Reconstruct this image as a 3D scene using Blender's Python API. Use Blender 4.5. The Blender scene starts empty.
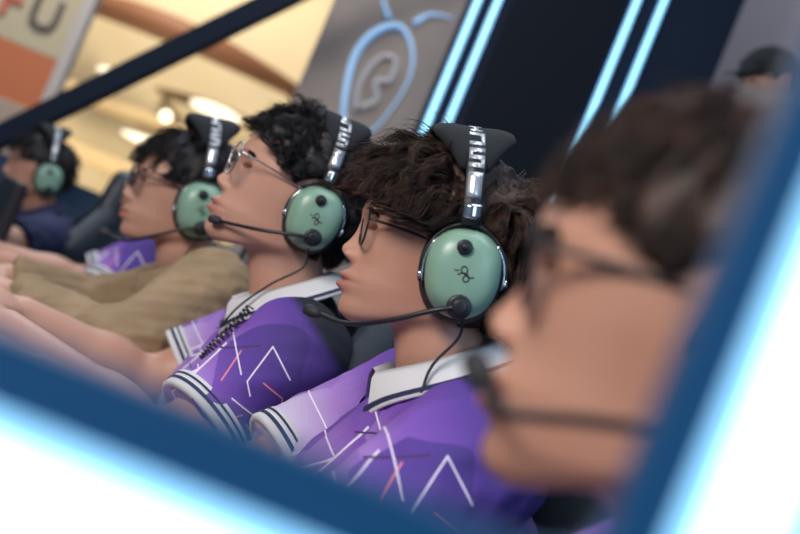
import bpy, math, random
import numpy as np
from mathutils import Matrix, Vector
C = bpy.context.scene.collection
rng = np.random.default_rng(7)
PI = math.pi
V3 = lambda *a: np.array(a, dtype=np.float64)

# ------------------------------------------------------------------ materials
def mat(name, col, rough=.6, metal=0., spec=.5, sss=0., emit=None, estr=0., coat=0., bump=None, sheen=0.):
    m = bpy.data.materials.new(name); m.use_nodes = True
    b = m.node_tree.nodes['Principled BSDF']
    b.inputs['Base Color'].default_value = (*col, 1)
    b.inputs['Roughness'].default_value = rough
    b.inputs['Metallic'].default_value = metal
    b.inputs['Specular IOR Level'].default_value = spec
    b.inputs['Coat Weight'].default_value = coat
    b.inputs['Sheen Weight'].default_value = sheen
    if sss:
        b.inputs['Subsurface Weight'].default_value = sss
        b.inputs['Subsurface Radius'].default_value = (1, .35, .2)
        b.inputs['Subsurface Scale'].default_value = .008
    if emit:
        b.inputs['Emission Color'].default_value = (*emit, 1)
        b.inputs['Emission Strength'].default_value = estr
    if bump:
        nt = m.node_tree
        tc = nt.nodes.new('ShaderNodeTexCoord'); n = nt.nodes.new('ShaderNodeTexNoise')
        n.inputs['Scale'].default_value = bump[0]; n.inputs['Detail'].default_value = 4
        bp = nt.nodes.new('ShaderNodeBump'); bp.inputs['Strength'].default_value = bump[1]
        bp.inputs['Distance'].default_value = bump[2] if len(bump) > 2 else .002
        nt.links.new(tc.outputs['Object'], n.inputs['Vector'])
        nt.links.new(n.outputs['Fac'], bp.inputs['Height']); nt.links.new(bp.outputs['Normal'], b.inputs['Normal'])
    return m

def vary(m, c1, c2, scale, lo=.35, hi=.65):
    nt = m.node_tree; b = nt.nodes['Principled BSDF']
    tc = nt.nodes.new('ShaderNodeTexCoord'); n = nt.nodes.new('ShaderNodeTexNoise'); n.inputs['Scale'].default_value = scale
    r = nt.nodes.new('ShaderNodeValToRGB')
    r.color_ramp.elements[0].position = lo; r.color_ramp.elements[0].color = (*c1, 1)
    r.color_ramp.elements[1].position = hi; r.color_ramp.elements[1].color = (*c2, 1)
    nt.links.new(tc.outputs['Object'], n.inputs['Vector']); nt.links.new(n.outputs['Fac'], r.inputs['Fac'])
    nt.links.new(r.outputs['Color'], b.inputs['Base Color'])
    return m

def skin_mat(name, col, lip):
    m = mat(name, col, rough=.48, spec=.4, sss=.25, bump=(900, .12, .0006))
    nt = m.node_tree; b = nt.nodes['Principled BSDF']
    a = nt.nodes.new('ShaderNodeAttribute'); a.attribute_name = 'lip_tint'
    tc = nt.nodes.new('ShaderNodeTexCoord'); n = nt.nodes.new('ShaderNodeTexNoise'); n.inputs['Scale'].default_value = 22
    mx0 = nt.nodes.new('ShaderNodeMix'); mx0.data_type = 'RGBA'
    mx0.inputs[6].default_value = (*col, 1); mx0.inputs[7].default_value = (col[0]*.93, col[1]*.78, col[2]*.72, 1)
    mx = nt.nodes.new('ShaderNodeMix'); mx.data_type = 'RGBA'; mx.inputs[7].default_value = (*lip, 1)
    nt.links.new(tc.outputs['Object'], n.inputs['Vector']); nt.links.new(n.outputs['Fac'], mx0.inputs[0])
    nt.links.new(mx0.outputs[2], mx.inputs[6]); nt.links.new(a.outputs['Fac'], mx.inputs[0])
    nt.links.new(mx.outputs[2], b.inputs['Base Color'])
    return m

class NG:                                                   # small node-math helper
    def __init__(s, m): s.nt = m.node_tree; s.m = m
    def val(s, op, a, b=None, c=None, clamp=False):
        n = s.nt.nodes.new('ShaderNodeMath'); n.operation = op; n.use_clamp = clamp
        for i, v in enumerate((a, b, c)):
            if v is None: continue
            if isinstance(v, (int, float)): n.inputs[i].default_value = v
            else: s.nt.links.new(v, n.inputs[i])
        return n.outputs[0]
    def mix(s, f, a, b):
        n = s.nt.nodes.new('ShaderNodeMix'); n.data_type = 'RGBA'
        for i, v in ((0, f), (6, a), (7, b)):
            if isinstance(v, tuple): n.inputs[i].default_value = (*v, 1)
            elif isinstance(v, (int, float)): n.inputs[i].default_value = v
            else: s.nt.links.new(v, n.inputs[i])
        return n.outputs[2]
    def seg(s, X, Z, ax, az, bx, bz, w):                    # 1 on a drawn line segment, else 0
        dx, dz = bx-ax, bz-az; L2 = dx*dx+dz*dz
        px = s.val('SUBTRACT', X, ax); pz = s.val('SUBTRACT', Z, az)
        t = s.val('ADD', s.val('MULTIPLY', px, dx/L2), s.val('MULTIPLY', pz, dz/L2), clamp=True)
        ex = s.val('SUBTRACT', px, s.val('MULTIPLY', t, dx)); ez = s.val('SUBTRACT', pz, s.val('MULTIPLY', t, dz))
        d2 = s.val('ADD', s.val('MULTIPLY', ex, ex), s.val('MULTIPLY', ez, ez))
        return s.val('LESS_THAN', d2, w*w)

def jersey_mat(name, sx, sz, shift=0., yoke=True):
    """violet jersey with lilac facets and thin zigzag lines; sx, sz = near shoulder in the shirt's own frame"""
    m = mat(name, (.1, .03, .3), rough=.8, bump=(60, .25, .004))
    g = NG(m); nt = m.node_tree; b = nt.nodes['Principled BSDF']
    tc = nt.nodes.new('ShaderNodeTexCoord'); sp = nt.nodes.new('ShaderNodeSeparateXYZ')
    nt.links.new(tc.outputs['Object'], sp.inputs[0]); X, Y, Z = sp.outputs
    mp = nt.nodes.new('ShaderNodeMapping'); mp.inputs['Rotation'].default_value = (0, .6, 0); mp.inputs['Scale'].default_value = (1.2, .8, .6)
    vo = nt.nodes.new('ShaderNodeTexVoronoi'); vo.inputs['Scale'].default_value = 9
    nt.links.new(tc.outputs['Object'], mp.inputs[0]); nt.links.new(mp.outputs[0], vo.inputs['Vector'])
    sc = nt.nodes.new('ShaderNodeSeparateColor'); nt.links.new(vo.outputs['Color'], sc.inputs[0])
    # colour runs from deep violet at the back of the sleeve to lilac and white at its front hem
    t = g.val('ADD', g.val('MULTIPLY', g.val('SUBTRACT', X, sx-.03), 3.3), g.val('MULTIPLY', g.val('SUBTRACT', sz, Z), 1.9))
    t = g.val('ADD', t, g.val('MULTIPLY', g.val('SUBTRACT', sc.outputs[0], .5), .34)); t = g.val('ADD', t, shift)
    r = nt.nodes.new('ShaderNodeValToRGB'); e = r.color_ramp.elements
    e[0].position = .1; e[0].color = (.045, .025, .17, 1); e[1].position = 1.1 if False else 1.0; e[1].color = (.50, .43, .60, 1)
    for p, c in ((.40, (.085, .035, .27)), (.62, (.18, .07, .39)), (.80, (.34, .19, .53))):
        q = e.new(p); q.color = (*c, 1)
    nt.links.new(t, r.inputs['Fac'])
    col = r.outputs['Color']
    near = g.val('GREATER_THAN', Y, .05)
    white = None
    segs = [(.0, -.03, .035, .0, 'w'), (.035, .0, .05, -.05, 'w'), (.05, -.05, .04, -.065, 'w'),
            (-.015, -.10, .06, -.075, 'w'), (-.015, -.10, .0, -.055, 'o'), (.0, -.055, .03, -.045, 'o'),
            (.09, -.02, .13, -.10, 'w'), (.13, -.10, .10, -.13, 'w'), (.10, -.13, .15, -.16, 'w'),
            (.06, -.13, .12, -.08, 'd'), (.02, -.16, .06, -.13, 'd'), (-.03, -.15, .03, -.10, 'o'), (.07, -.02, .08, -.06, 'o'),
            (.16, -.02, .11, -.06, 'w'), (.11, -.06, .17, -.12, 'w'), (.07, -.10, .125, -.13, 'd'), (.04, -.09, .09, -.125, 'o'), (.015, -.125, .07, -.15, 'w'), (.05, -.005, .10, -.03, 'd'), (.09, .0, .06, -.045, 'w')]
    cols = {'w': (.75, .68, .80), 'o': (.75, .22, .25), 'd': (.05, .02, .09)}
    for ax, az, bx, bz, k in segs:
        s = g.seg(X, Z, sx+ax, sz+az, sx+bx, sz+bz, .0009)
        col = g.mix(s, col, cols[k])
    if yoke:
        yk = g.val('ADD', g.val('MULTIPLY', g.val('SUBTRACT', Z, sz+.028), 60), g.val('MULTIPLY', g.val('SUBTRACT', sx-.012, X), 40), clamp=True)
        col = g.mix(yk, col, (.006, .008, .018))
    nt.links.new(col, b.inputs['Base Color'])
    return m

M = {}
M['skinB'] = skin_mat('skin_b', (.54, .31, .225), (.42, .13, .115))
M['skinC'] = skin_mat('skin_c', (.57, .34, .255), (.44, .14, .12))
M['green'] = vary(mat('cup_green', (.20, .34, .25), rough=.32, spec=.5, bump=(300, .06, .0005)), (.21, .36, .265), (.24, .40, .30), 30)
M['black'] = mat('black_plastic', (.012, .013, .016), rough=.4)
M['rubber'] = mat('black_rubber', (.02, .02, .024), rough=.65, bump=(200, .1, .001))
M['pad'] = mat('pad_fabric', (.008, .010, .013), rough=.9, sheen=.0, bump=(140, .3, .002))
M['chrome'] = mat('chrome', (.8, .8, .82), rough=.15, metal=1)
M['silver'] = mat('silver_print', (.7, .72, .75), rough=.3, metal=.7)
M['white_cloth'] = mat('white_knit', (.66, .66, .67), rough=.85, bump=(500, .2, .001))
M['navy_cloth'] = mat('navy_knit', (.015, .02, .07), rough=.85, bump=(120, .2, .002))
M['tan'] = vary(mat('tan_cotton', (.30, .21, .12), rough=.9, bump=(50, .5, .006)), (.27, .185, .105), (.34, .24, .14), 12)
M['trouser'] = mat('black_trouser', (.015, .015, .02), rough=.9, bump=(80, .2, .002))
M['leather'] = mat('chair_leather', (.020, .026, .036), rough=.38, bump=(180, .15, .001))
M['piping'] = mat('chair_piping', (.07, .085, .11), rough=.5)
M['eye'] = mat('eye_white', (.7, .66, .62), rough=.15)
M['iris'] = mat('iris_dark', (.02, .01, .008), rough=.1)
M['shoe'] = mat('shoe_black', (.02, .02, .02), rough=.5)
def hair_mat(name, c1, c2):
    m = mat(name, c1, rough=.5, spec=.3); vary(m, c1, c2, 60); return m
M['hair_brown'] = hair_mat('hair_brown', (.018, .010, .008), (.075, .038, .026))
M['hair_black'] = hair_mat('hair_black', (.006, .006, .007), (.022, .018, .019))

def glass_mat(name, tint, refl=.25):
    m = bpy.data.materials.new(name); m.use_nodes = True; nt = m.node_tree; nt.nodes.clear()
    o = nt.nodes.new('ShaderNodeOutputMaterial'); tr = nt.nodes.new('ShaderNodeBsdfTransparent'); gl = nt.nodes.new('ShaderNodeBsdfGlossy')
    mx = nt.nodes.new('ShaderNodeMixShader'); fr = nt.nodes.new('ShaderNodeFresnel'); fr.inputs[0].default_value = 1.5
    ad = nt.nodes.new('ShaderNodeMath'); ad.operation = 'ADD'; ad.inputs[1].default_value = refl*.2; ad.use_clamp = True
    tr.inputs[0].default_value = (*tint, 1); gl.inputs['Roughness'].default_value = .03
    fr.mute = True; mx.inputs[0].default_value = .035+refl*.04
    nt.links.new(tr.outputs[0], mx.inputs[1]); nt.links.new(gl.outputs[0], mx.inputs[2]); nt.links.new(mx.outputs[0], o.inputs[0])
    return m
M['lens'] = glass_mat('spectacle_lens', (.93, .95, .97)); M['lens_dark'] = glass_mat('spectacle_lens_grey', (.80, .84, .9), 2.5)

# ------------------------------------------------------------------ mesh helpers
def mesh_obj(name, verts, faces, m, parent=None, smooth=True, mats=None, midx=None):
    me = bpy.data.meshes.new(name)
    me.from_pydata(np.asarray(verts).tolist(), [], faces.tolist() if isinstance(faces, np.ndarray) else faces)
    if smooth: me.polygons.foreach_set('use_smooth', [True]*len(me.polygons))
    for k in (mats or [m]): me.materials.append(k)
    if midx is not None: me.polygons.foreach_set('material_index', midx)
    me.update()
    o = bpy.data.objects.new(name, me); C.objects.link(o)
    if parent: o.parent = parent
    return o
def tag(o, label, cat, group=None, kind=None):
    o['label'] = label; o['category'] = cat
    if group: o['group'] = group
    if kind: o['kind'] = kind
    return o
def struct(o): o['kind'] = 'structure'; return o
def thing(name, label, cat, mtx, group=None):
    o = bpy.data.objects.new(name, None); o.empty_display_size = .05; C.objects.link(o); o.matrix_world = mtx
    return tag(o, label, cat, group)

def smooth_path(pts, n=40):
    P = np.asarray(pts, float); k = len(P); out = []
    Q = np.vstack([2*P[0]-P[1], P, 2*P[-1]-P[-2]])
    for u in np.linspace(0, k-1-1e-6, n):
        i = int(u); t = u-i; a, b, c, d = Q[i:i+4]
        out.append(.5*((2*b)+(-a+c)*t+(2*a-5*b+4*c-d)*t*t+(-a+3*b-3*c+d)*t**3))
    return np.array(out)
def tube_geo(P, r, sides=10, cap=True):
    P = np.asarray(P, float); n = len(P); r = np.broadcast_to(np.asarray(r, float), (n,))
    T = np.gradient(P, axis=0); T /= np.linalg.norm(T, axis=1)[:, None]+1e-12
    up = np.array([0, 0, 1.]) if abs(T[0][2]) < .9 else np.array([1., 0, 0])
    N = np.zeros_like(P); N[0] = np.cross(T[0], up); N[0] /= np.linalg.norm(N[0])
    for i in range(1, n):
        v = N[i-1]-T[i]*np.dot(N[i-1], T[i]); N[i] = v/(np.linalg.norm(v)+1e-12)
    B = np.cross(T, N); a = np.linspace(0, 2*PI, sides, endpoint=False)
    V = (P[:, None]+r[:, None, None]*(N[:, None]*np.cos(a)[None, :, None]+B[:, None]*np.sin(a)[None, :, None])).reshape(-1, 3)
    F = []
    for i in range(n-1):
        for j in range(sides):
            k = (j+1) % sides; F.append((i*sides+j, i*sides+k, (i+1)*sides+k, (i+1)*sides+j))
    if cap: F.append(tuple(range(sides-1, -1, -1))); F.append(tuple((n-1)*sides+j for j in range(sides)))
    return V, F
def join(geos):
    V = []; F = []; o = 0
    for v, f in geos:
        V.append(np.asarray(v)); F += [tuple(i+o for i in q) for q in f]; o += len(v)
    return np.vstack(V), F
def loft(rings, closed=True, cap0=False, cap1=False):
    n = len(rings[0]); V = np.vstack(rings); F = []
    for i in range(len(rings)-1):
        for j in range(n if closed else n-1):
            k = (j+1) % n; F.append((i*n+j, i*n+k, (i+1)*n+k, (i+1)*n+j))
    if cap0: F.append(tuple(range(n-1, -1, -1)))
    if cap1: F.append(tuple((len(rings)-1)*n+j for j in range(n)))
    return V, F
def box_geo(c, s, R=None):
    c = np.array(c); s = np.array(s)/2
    v = np.array([[x, y, z] for x in (-1, 1) for y in (-1, 1) for z in (-1, 1)])*s
    if R is not None: v = v@np.array(R).T
    return v+c, [(0, 1, 3, 2), (4, 6, 7, 5), (0, 4, 5, 1), (2, 3, 7, 6), (0, 2, 6, 4), (1, 5, 7, 3)]
def bevel(o, w=.004, seg=3):
    b = o.modifiers.new('bevel', 'BEVEL'); b.width = w; b.segments = seg; b.limit_method = 'ANGLE'; return o
def ball_geo(c, r, n=16, m=10):
    rings = []
    for i in range(m+1):
        t = -PI/2+PI*i/m; a = np.linspace(0, 2*PI, n, endpoint=False)
        rings.append(np.stack([c[0]+r[0]*math.cos(t)*np.cos(a), c[1]+r[1]*math.cos(t)*np.sin(a), np.full(n, c[2]+r[2]*math.sin(t))], 1))
    return loft(rings)

# ------------------------------------------------------------------ implicit surfaces
def smin(a, b, k):
    h = np.clip(.5+.5*(b-a)/k, 0, 1); return b*(1-h)+a*h-k*h*(1-h)
def smax(a, b, k): return -smin(-a, -b, k)
def scap(P, a, b, ra, rb=None):
    rb = ra if rb is None else rb; a = np.asarray(a, np.float32); b = np.asarray(b, np.float32); ab = b-a
    t = np.clip(((P-a)@ab)/np.dot(ab, ab), 0, 1)
    return np.linalg.norm(P-a-t[..., None]*ab, axis=-1)-(ra+(rb-ra)*t)
def sell(P, c, r):
    p = (P-np.asarray(c, np.float32))/np.asarray(r, np.float32); k0 = np.linalg.norm(p, axis=-1)+1e-9
    k1 = np.linalg.norm(p/np.asarray(r, np.float32), axis=-1)+1e-9
    return k0*(k0-1)/k1
def nets(f, lo, hi, h):
    lo = np.array(lo, float); hi = np.array(hi, float)
    ax = [np.arange(lo[i], hi[i]+h, h, dtype=np.float32) for i in range(3)]
    G = np.stack(np.meshgrid(*ax, indexing='ij'), -1)
    D = f(G).astype(np.float32); S = D < 0
    nx, ny, nz = D.shape
    c = np.zeros((nx-1, ny-1, nz-1), np.int8)
    offs = [(i, j, k) for i in (0, 1) for j in (0, 1) for k in (0, 1)]
    for i, j, k in offs: c += S[i:nx-1+i, j:ny-1+j, k:nz-1+k]
    act = (c > 0) & (c < 8); idx = -np.ones(act.shape, np.int64); A = np.argwhere(act); idx[act] = np.arange(len(A))
    s = np.zeros((len(A), 3)); n = np.zeros(len(A))
    for a in offs:
        for d in range(3):
            if a[d]: continue
            b = list(a); b[d] = 1
            da = D[A[:, 0]+a[0], A[:, 1]+a[1], A[:, 2]+a[2]]; db = D[A[:, 0]+b[0], A[:, 1]+b[1], A[:, 2]+b[2]]
            cr = (da < 0) != (db < 0); t = np.where(cr, da/(da-db+1e-20), 0)
            p = np.array(a, float)[None]+np.eye(3)[d][None]*t[:, None]
            s += p*cr[:, None]; n += cr
    V = (A+s/n[:, None])*h+lo
    F = []
    for d in range(3):
        e1, e2 = [(1, 2), (2, 0), (0, 1)][d]
        sl = [slice(None)]*3; sl2 = [slice(None)]*3; sl[d] = slice(0, -1); sl2[d] = slice(1, None)
        ch = S[tuple(sl)] != S[tuple(sl2)]; I = np.argwhere(ch)
        ok = (I[:, e1] > 0) & (I[:, e2] > 0) & (I[:, e1] < D.shape[e1]-1) & (I[:, e2] < D.shape[e2]-1); I = I[ok]
        u = np.eye(3, dtype=int)[e1]; v = np.eye(3, dtype=int)[e2]
        q = [I-u-v, I-v, I, I-u]; q = np.stack([idx[k[:, 0], k[:, 1], k[:, 2]] for k in q], 1)
        neg = S[I[:, 0], I[:, 1], I[:, 2]]; q[~neg] = q[~neg][:, ::-1]
        F.append(q)
    F = np.vstack(F); F = F[(F >= 0).all(1)]
    return V, F
def nz3(P, s, seed=0):                                      # cheap smooth noise, about -1..1
    r = np.random.default_rng(seed); o = 0
    for k in range(5):
        w = r.normal(size=3)*s*(1+.35*k); o = o+np.sin(P@w.astype(np.float32)+r.uniform(0, 6))/(1+.4*k)
    return o/2.2

# ------------------------------------------------------------------ head shape (mm, origin between the ear cups, x forward, y left, z up)
BASE = dict(
  zf=[-95, -90, -84, -78, -70, -60, -55, -46, -38, -28, -20, -10, 0, 10, 24, 36, 50, 70, 90],
  xf=[84, 94, 106, 112, 114, 112, 114, 117, 117, 113, 110, 108, 107, 108, 110, 115, 113, 110, 100],
  zn=[-27, -23, -19, -15, -9, 0, 10, 24, 33], hn=[0, 3, 11, 18, 21, 16, 9.5, 2.5, 0])
def curve(zs, xs, sig=2.2):
    g = np.arange(-130, 150, 1.); v = np.interp(g, zs, xs); k = np.exp(-.5*(np.arange(-8, 9)/sig)**2); k /= k.sum()
    v = np.convolve(np.pad(v, 8, mode='edge'), k, 'valid')
    return lambda z: np.interp(z, g, v).astype(np.float32)
def head_sdf(P, p):
    x, y, z = P[..., 0], P[..., 1], P[..., 2]; ay = np.abs(y)
    xf = curve(p['zf'], p['xf'])(z); N = curve(p['zn'], p['hn'], 1.6)(z)
    sn = np.interp(z, [-25, -12, 5, 25], [11.5, 10, 7.5, 6.5]).astype(np.float32)
    gs = lambda c, s, a, yy=0, sy=20: a*np.exp(-((z-c)/s)**2-((ay-yy)/sy)**2)
    F = N*np.exp(-(ay/sn)**2) + gs(-15.5, 6.5, 13, 13.5, 6)
    F = F + gs(-38, 4.6, 7, 0, 21) + gs(-50.5, 5, 8, 0, 18) - gs(-44.5, 1.8, 4.5, 0, 23) - gs(-30, 5, 1.5, 0, 4)
    F = F - gs(20, 9, 9, 30, 13) + gs(34, 6, 2.5, 26, 18) + gs(-5, 16, 3, 42, 14)
    F = F*np.clip((x-50)/25, 0, 1)
    xx = x-F
    x0 = 15.; w = np.interp(z, [-95, -80, -60, -40, -20, 0, 20, 50, 80], [40, 50, 58, 63, 67, 70, 72, 68, 56]).astype(np.float32)
    n = np.interp(z, [-90, -60, -30, 0, 26, 48], [1.75, 1.95, 2.1, 2.3, 2.3, 2.0]).astype(np.float32)
    ab = np.interp(z, [-90, -50, 0, 60], [20, 34, 62, 88]).astype(np.float32)
    a = np.where(xx > x0, xf-x0, ab); dx = np.abs(xx-x0)
    q = ((dx/a)**n+(ay/w)**n)**(1/n)+1e-6
    d = np.sqrt(dx**2+ay**2)*(1-1/q)
    zj = -88+np.clip(98-x, 0, 90)*.34
    d = smax(d, (zj-z)*.94, 12.); d = smax(d, z-62, 30.)
    d = smin(d, sell(P, (16, 0, 41), (96, 75, 84)), 22.)
    e = sell(P, (6, 70, -4), (15, 10, 30)); d = smin(d, sell(P, (2, 72, -2), (14, 9, 28)), 6.); d = smin(d, sell(P, (2, -72, -2), (14, 9, 28)), 6.)
    for s in (-1, 1):                                       # lids around the eyeball
        c = np.array([p.get('ex', 86.), 30*s, 19], np.float32); q = P-c
        lid = np.linalg.norm(q, axis=-1)-13.4
        d = smin(d, lid, 4.)
        slit = np.maximum(np.abs(q[..., 2]+.2-.12*q[..., 1]*s)-3.6*(1-(q[..., 1]/13.5)**2), 3-q[..., 0])
        d = smax(d, -slit, 1.2)
    return d

def rot_y(a): c, s = math.cos(a), math.sin(a); return np.array([[c, 0, s], [0, 1, 0], [-s, 0, c]])
def rot_z(a): c, s = math.cos(a), math.sin(a); return np.array([[c, -s, 0], [s, c, 0], [0, 0, 1]])
def rot_x(a): c, s = math.cos(a), math.sin(a); return np.array([[1, 0, 0], [0, c, -s], [0, s, c]])

# ------------------------------------------------------------------ hair
SC = np.array([16., 0, 41]); SR = np.array([96., 75, 84])
def hairline(d):                                            # d unit directions from the skull centre: lowest height (mm) that carries hair
    az = np.abs(np.arctan2(d[:, 1], d[:, 0]))
    return np.interp(az, [0, .6, .95, 1.35, 1.7, 2.1, 3.15], [72, 68, 48, 12, -8, -40, -48])
def hair_limit(P, lim):                                     # keeps strands off the face and under the ear cups and headband
    az = np.abs(np.arctan2(P[..., 1], P[..., 0]-SC[0]))
    lo = np.interp(az, [0, .6, .95, 1.35, 1.7, 2.1, 3.15], lim)
    zz = P[..., 2]; P[..., 2] = np.where(zz < lo, lo+(zz-lo)*.18, zz)
    r2 = (P[..., 0]+2)**2+(P[..., 2]+2)**2; m = (r2 < 56**2); P[..., 1] = np.where(m, np.clip(P[..., 1], -74, 74), P[..., 1])
    q = (P-SC)/(SR+np.array([9., 9, 9])); k = np.linalg.norm(q, axis=-1)
    cap = (np.abs(P[..., 0]) < 46) & (P[..., 2] > 84) | ((np.abs(P[..., 0]) < 15) & (P[..., 2] > 40))
    f = np.where(cap & (k > 1), 1/k, 1.); return SC+(P-SC)*f[..., None]
def strands(n_clump, per, L, curl, puff, flow, seed, wid=.55, ncurl=1.0, front_drop=0., region=None, lim=None):
    r = np.random.default_rng(seed)
    d = r.normal(size=(n_clump*5, 3)); d /= np.linalg.norm(d, axis=1)[:, None]
    p = SC+d*SR; p = p[p[:, 2] > hairline(d)]
    if region is not None: p = p[region(p)]
    p = p[:n_clump]; n = len(p); S = 11
    L = L*r.uniform(.6, 1.25, n); pos = p.copy(); path = [pos.copy()]
    ph = r.uniform(0, 6.28, n); ph2 = r.uniform(0, 6.28, n); per_n = r.normal(size=(n, 3))*.35
    for i in range(S-1):
        nrm = (pos-SC)/SR**2; nrm /= np.linalg.norm(nrm, axis=1)[:, None]
        f = flow(pos)+per_n; f = f-nrm*(np.sum(f*nrm, 1)*.9)[:, None]; f /= np.linalg.norm(f, axis=1)[:, None]
        t = i/(S-1); side = np.cross(f, nrm)
        st = (L/(S-1))[:, None]
        pos = pos+st*(f+side*(curl*np.sin(ph+t*7*ncurl))[:, None]+nrm*(curl*.8*np.cos(ph2+t*7*ncurl))[:, None]+nrm*((puff*(1-t)*.06))*1.)
        q = (pos-SC)/(SR+3+puff*min(1, t*3+.2)*.6); k = np.linalg.norm(q, axis=1); lowk = k < 1
        pos[lowk] = SC+(pos[lowk]-SC)/k[lowk][:, None]
        path.append(pos.copy())
    P = np.stack(path, 1)                                   # n,S,3
    off = r.normal(size=(n, per, 3)); off /= np.linalg.norm(off, axis=2)[..., None]; off *= (r.uniform(0, 1, (n, per, 1))**.5)*6.5
    tt = np.linspace(0, 1, S); prof = (.75+.5*np.sin(tt*PI)-.55*tt)
    Q = P[:, None]+off[:, :, None]*prof[None, None, :, None]
    Q = Q+r.normal(size=(n, per, 1, 3))*(tt**2)[None, None, :, None]*3.0
    Q = Q.reshape(-1, S, 3)
    return (hair_limit(Q, lim) if lim is not None else Q), wid*(1-.85*tt**2)
def strand_geo(Q, rad, T):                                  # T: mm local -> body frame
    n, S, _ = Q.shape; Tn = np.gradient(Q, axis=1); Tn /= np.linalg.norm(Tn, axis=2)[..., None]+1e-9
    a = np.cross(Tn, np.array([.3, .5, .81])); a /= np.linalg.norm(a, axis=2)[..., None]+1e-9; b = np.cross(Tn, a)
    V = np.stack([Q+rad[None, :, None]*(a*math.cos(k)+b*math.sin(k)) for k in (0, 2.09, 4.19)], 2).reshape(-1, 3)
    i = np.arange(n)[:, None, None]*S*3+np.arange(S-1)[None, :, None]*3; j = np.arange(3)[None, None, :]; k = (j+1) % 3
    F = np.stack([i+j, i+k, i+3+k, i+3+j], -1).reshape(-1, 4)
    return T(V), F

def flow_default(p):
    w = np.array([-25., 0, 125]); v = (p-w); v /= np.linalg.norm(v, axis=1)[:, None]+1e-6
    return v*1.0+np.array([.0, 0, -.75])
def flow_fringe(p):
    f = flow_default(p); fr = (p[:, 0] > 20)[:, None]; return f+fr*np.array([.5, .25, -.35])
def flow_curly(p):
    f = flow_default(p); return f*.8+np.array([.35, 0, .05])*(p[:, 0] > 10)[:, None]

def build_hair(T, root, style, material, label, dens=1., seed=3, h=.0032):
    def f(P):                                               # P in body frame -> mm head frame
        p = T.inv(P); d = p-SC.astype(np.float32); dn = d/(np.linalg.norm(d, axis=-1)[..., None]+1e-6)
        az = np.abs(np.arctan2(dn[..., 1], dn[..., 0]))
        hl = np.interp(az, [0, .6, .95, 1.35, 1.7, 2.1, 3.15], style.get('hl', [74, 70, 50, 14, -4, -34, -44]))
        th = style['th']; e = sell(p, SC, SR+np.array([th*.7, th*.6, th]))
        e = e+nz3(p, .06, seed)*style['lump']+nz3(p, .16, seed+1)*style['lump']*.45
        e = smax(e, (hl-p[..., 2]), 8.); cpd = np.sqrt((p[..., 0]+2)**2+(p[..., 2]+2)**2+1)-52; e = smax(e, -np.maximum(cpd, 73-np.abs(p[..., 1])), 4.)
        return e*.001
    c = T(SC[None])[0]; V, F = nets(f, c-.14, c+.14, h)
    geos = [(V, F)]
    o = len(V); VV = [V]; FF = [F]
    for k, kw in enumerate(style['sets']):
        kw = dict(kw); kw['n_clump'] = int(kw['n_clump']*dens); kw['lim'] = style['lim']
        Q, rad = strands(seed=seed*10+k, **kw); v, ff = strand_geo(Q, rad, T)
        VV.append(v); FF.append(ff+o); o += len(v)
    ob = mesh_obj('hair', np.vstack(VV), np.vstack(FF), material, root)
    ob['label'] = label
    return ob
FRONT = lambda p: p[:, 0] > 45
STY = {
 'wavy': dict(th=13, lump=4, lim=(56, 50, 42, 34, -8, -46, -56), sets=[dict(n_clump=230, per=24, L=64, curl=.38, puff=15, flow=flow_fringe, ncurl=.8),
                                     dict(n_clump=70, per=24, L=52, curl=.5, puff=20, flow=flow_fringe, ncurl=.9, region=FRONT),
                                     dict(n_clump=70, per=7, L=52, curl=.6, puff=28, flow=flow_curly, ncurl=1.2)]),
 'curly': dict(th=13, lump=5, lim=(78, 64, 44, 34, 0, -44, -50), sets=[dict(n_clump=360, per=14, L=40, curl=1.3, puff=14, flow=flow_default, ncurl=2.),
                                    dict(n_clump=60, per=14, L=26, curl=1.2, puff=14, flow=flow_curly, ncurl=2., region=FRONT)]),
 'straight': dict(th=10, lump=2, lim=(46, 44, 40, 30, -4, -44, -50), sets=[dict(n_clump=260, per=13, L=52, curl=.22, puff=8, flow=flow_fringe, ncurl=.8),
                                       dict(n_clump=80, per=13, L=46, curl=.2, puff=7, flow=flow_fringe, ncurl=.8, region=FRONT)]),
 'short': dict(th=11, lump=1, hl=[62, 56, 36, 14, -4, -34, -44], lim=(55, 52, 44, 20, -4, -44, -50), sets=[dict(n_clump=340, per=14, L=44, curl=.2, puff=5, flow=flow_fringe, ncurl=.8),
                                       dict(n_clump=140, per=14, L=38, curl=.2, puff=6, flow=flow_fringe, ncurl=.8, region=lambda p: p[:, 0] > 25)]),
}

class HeadT:
    def __init__(s, pos, yaw, pitch, roll, scale=1.):
        s.R = rot_z(math.radians(yaw))@rot_y(math.radians(pitch))@rot_x(math.radians(roll)); s.p = np.array(pos, float); s.k = scale*.001
    def __call__(s, v): return (np.asarray(v)*s.k)@s.R.T+s.p
    def inv(s, P): return ((P-s.p.astype(np.float32))@s.R.astype(np.float32))/np.float32(s.k)
    def m4(s):
        m = Matrix.Identity(4)
        for i in range(3):
            for j in range(3): m[i][j] = s.R[i][j]*s.k*1000
            m[i][3] = s.p[i]
        return m

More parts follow.
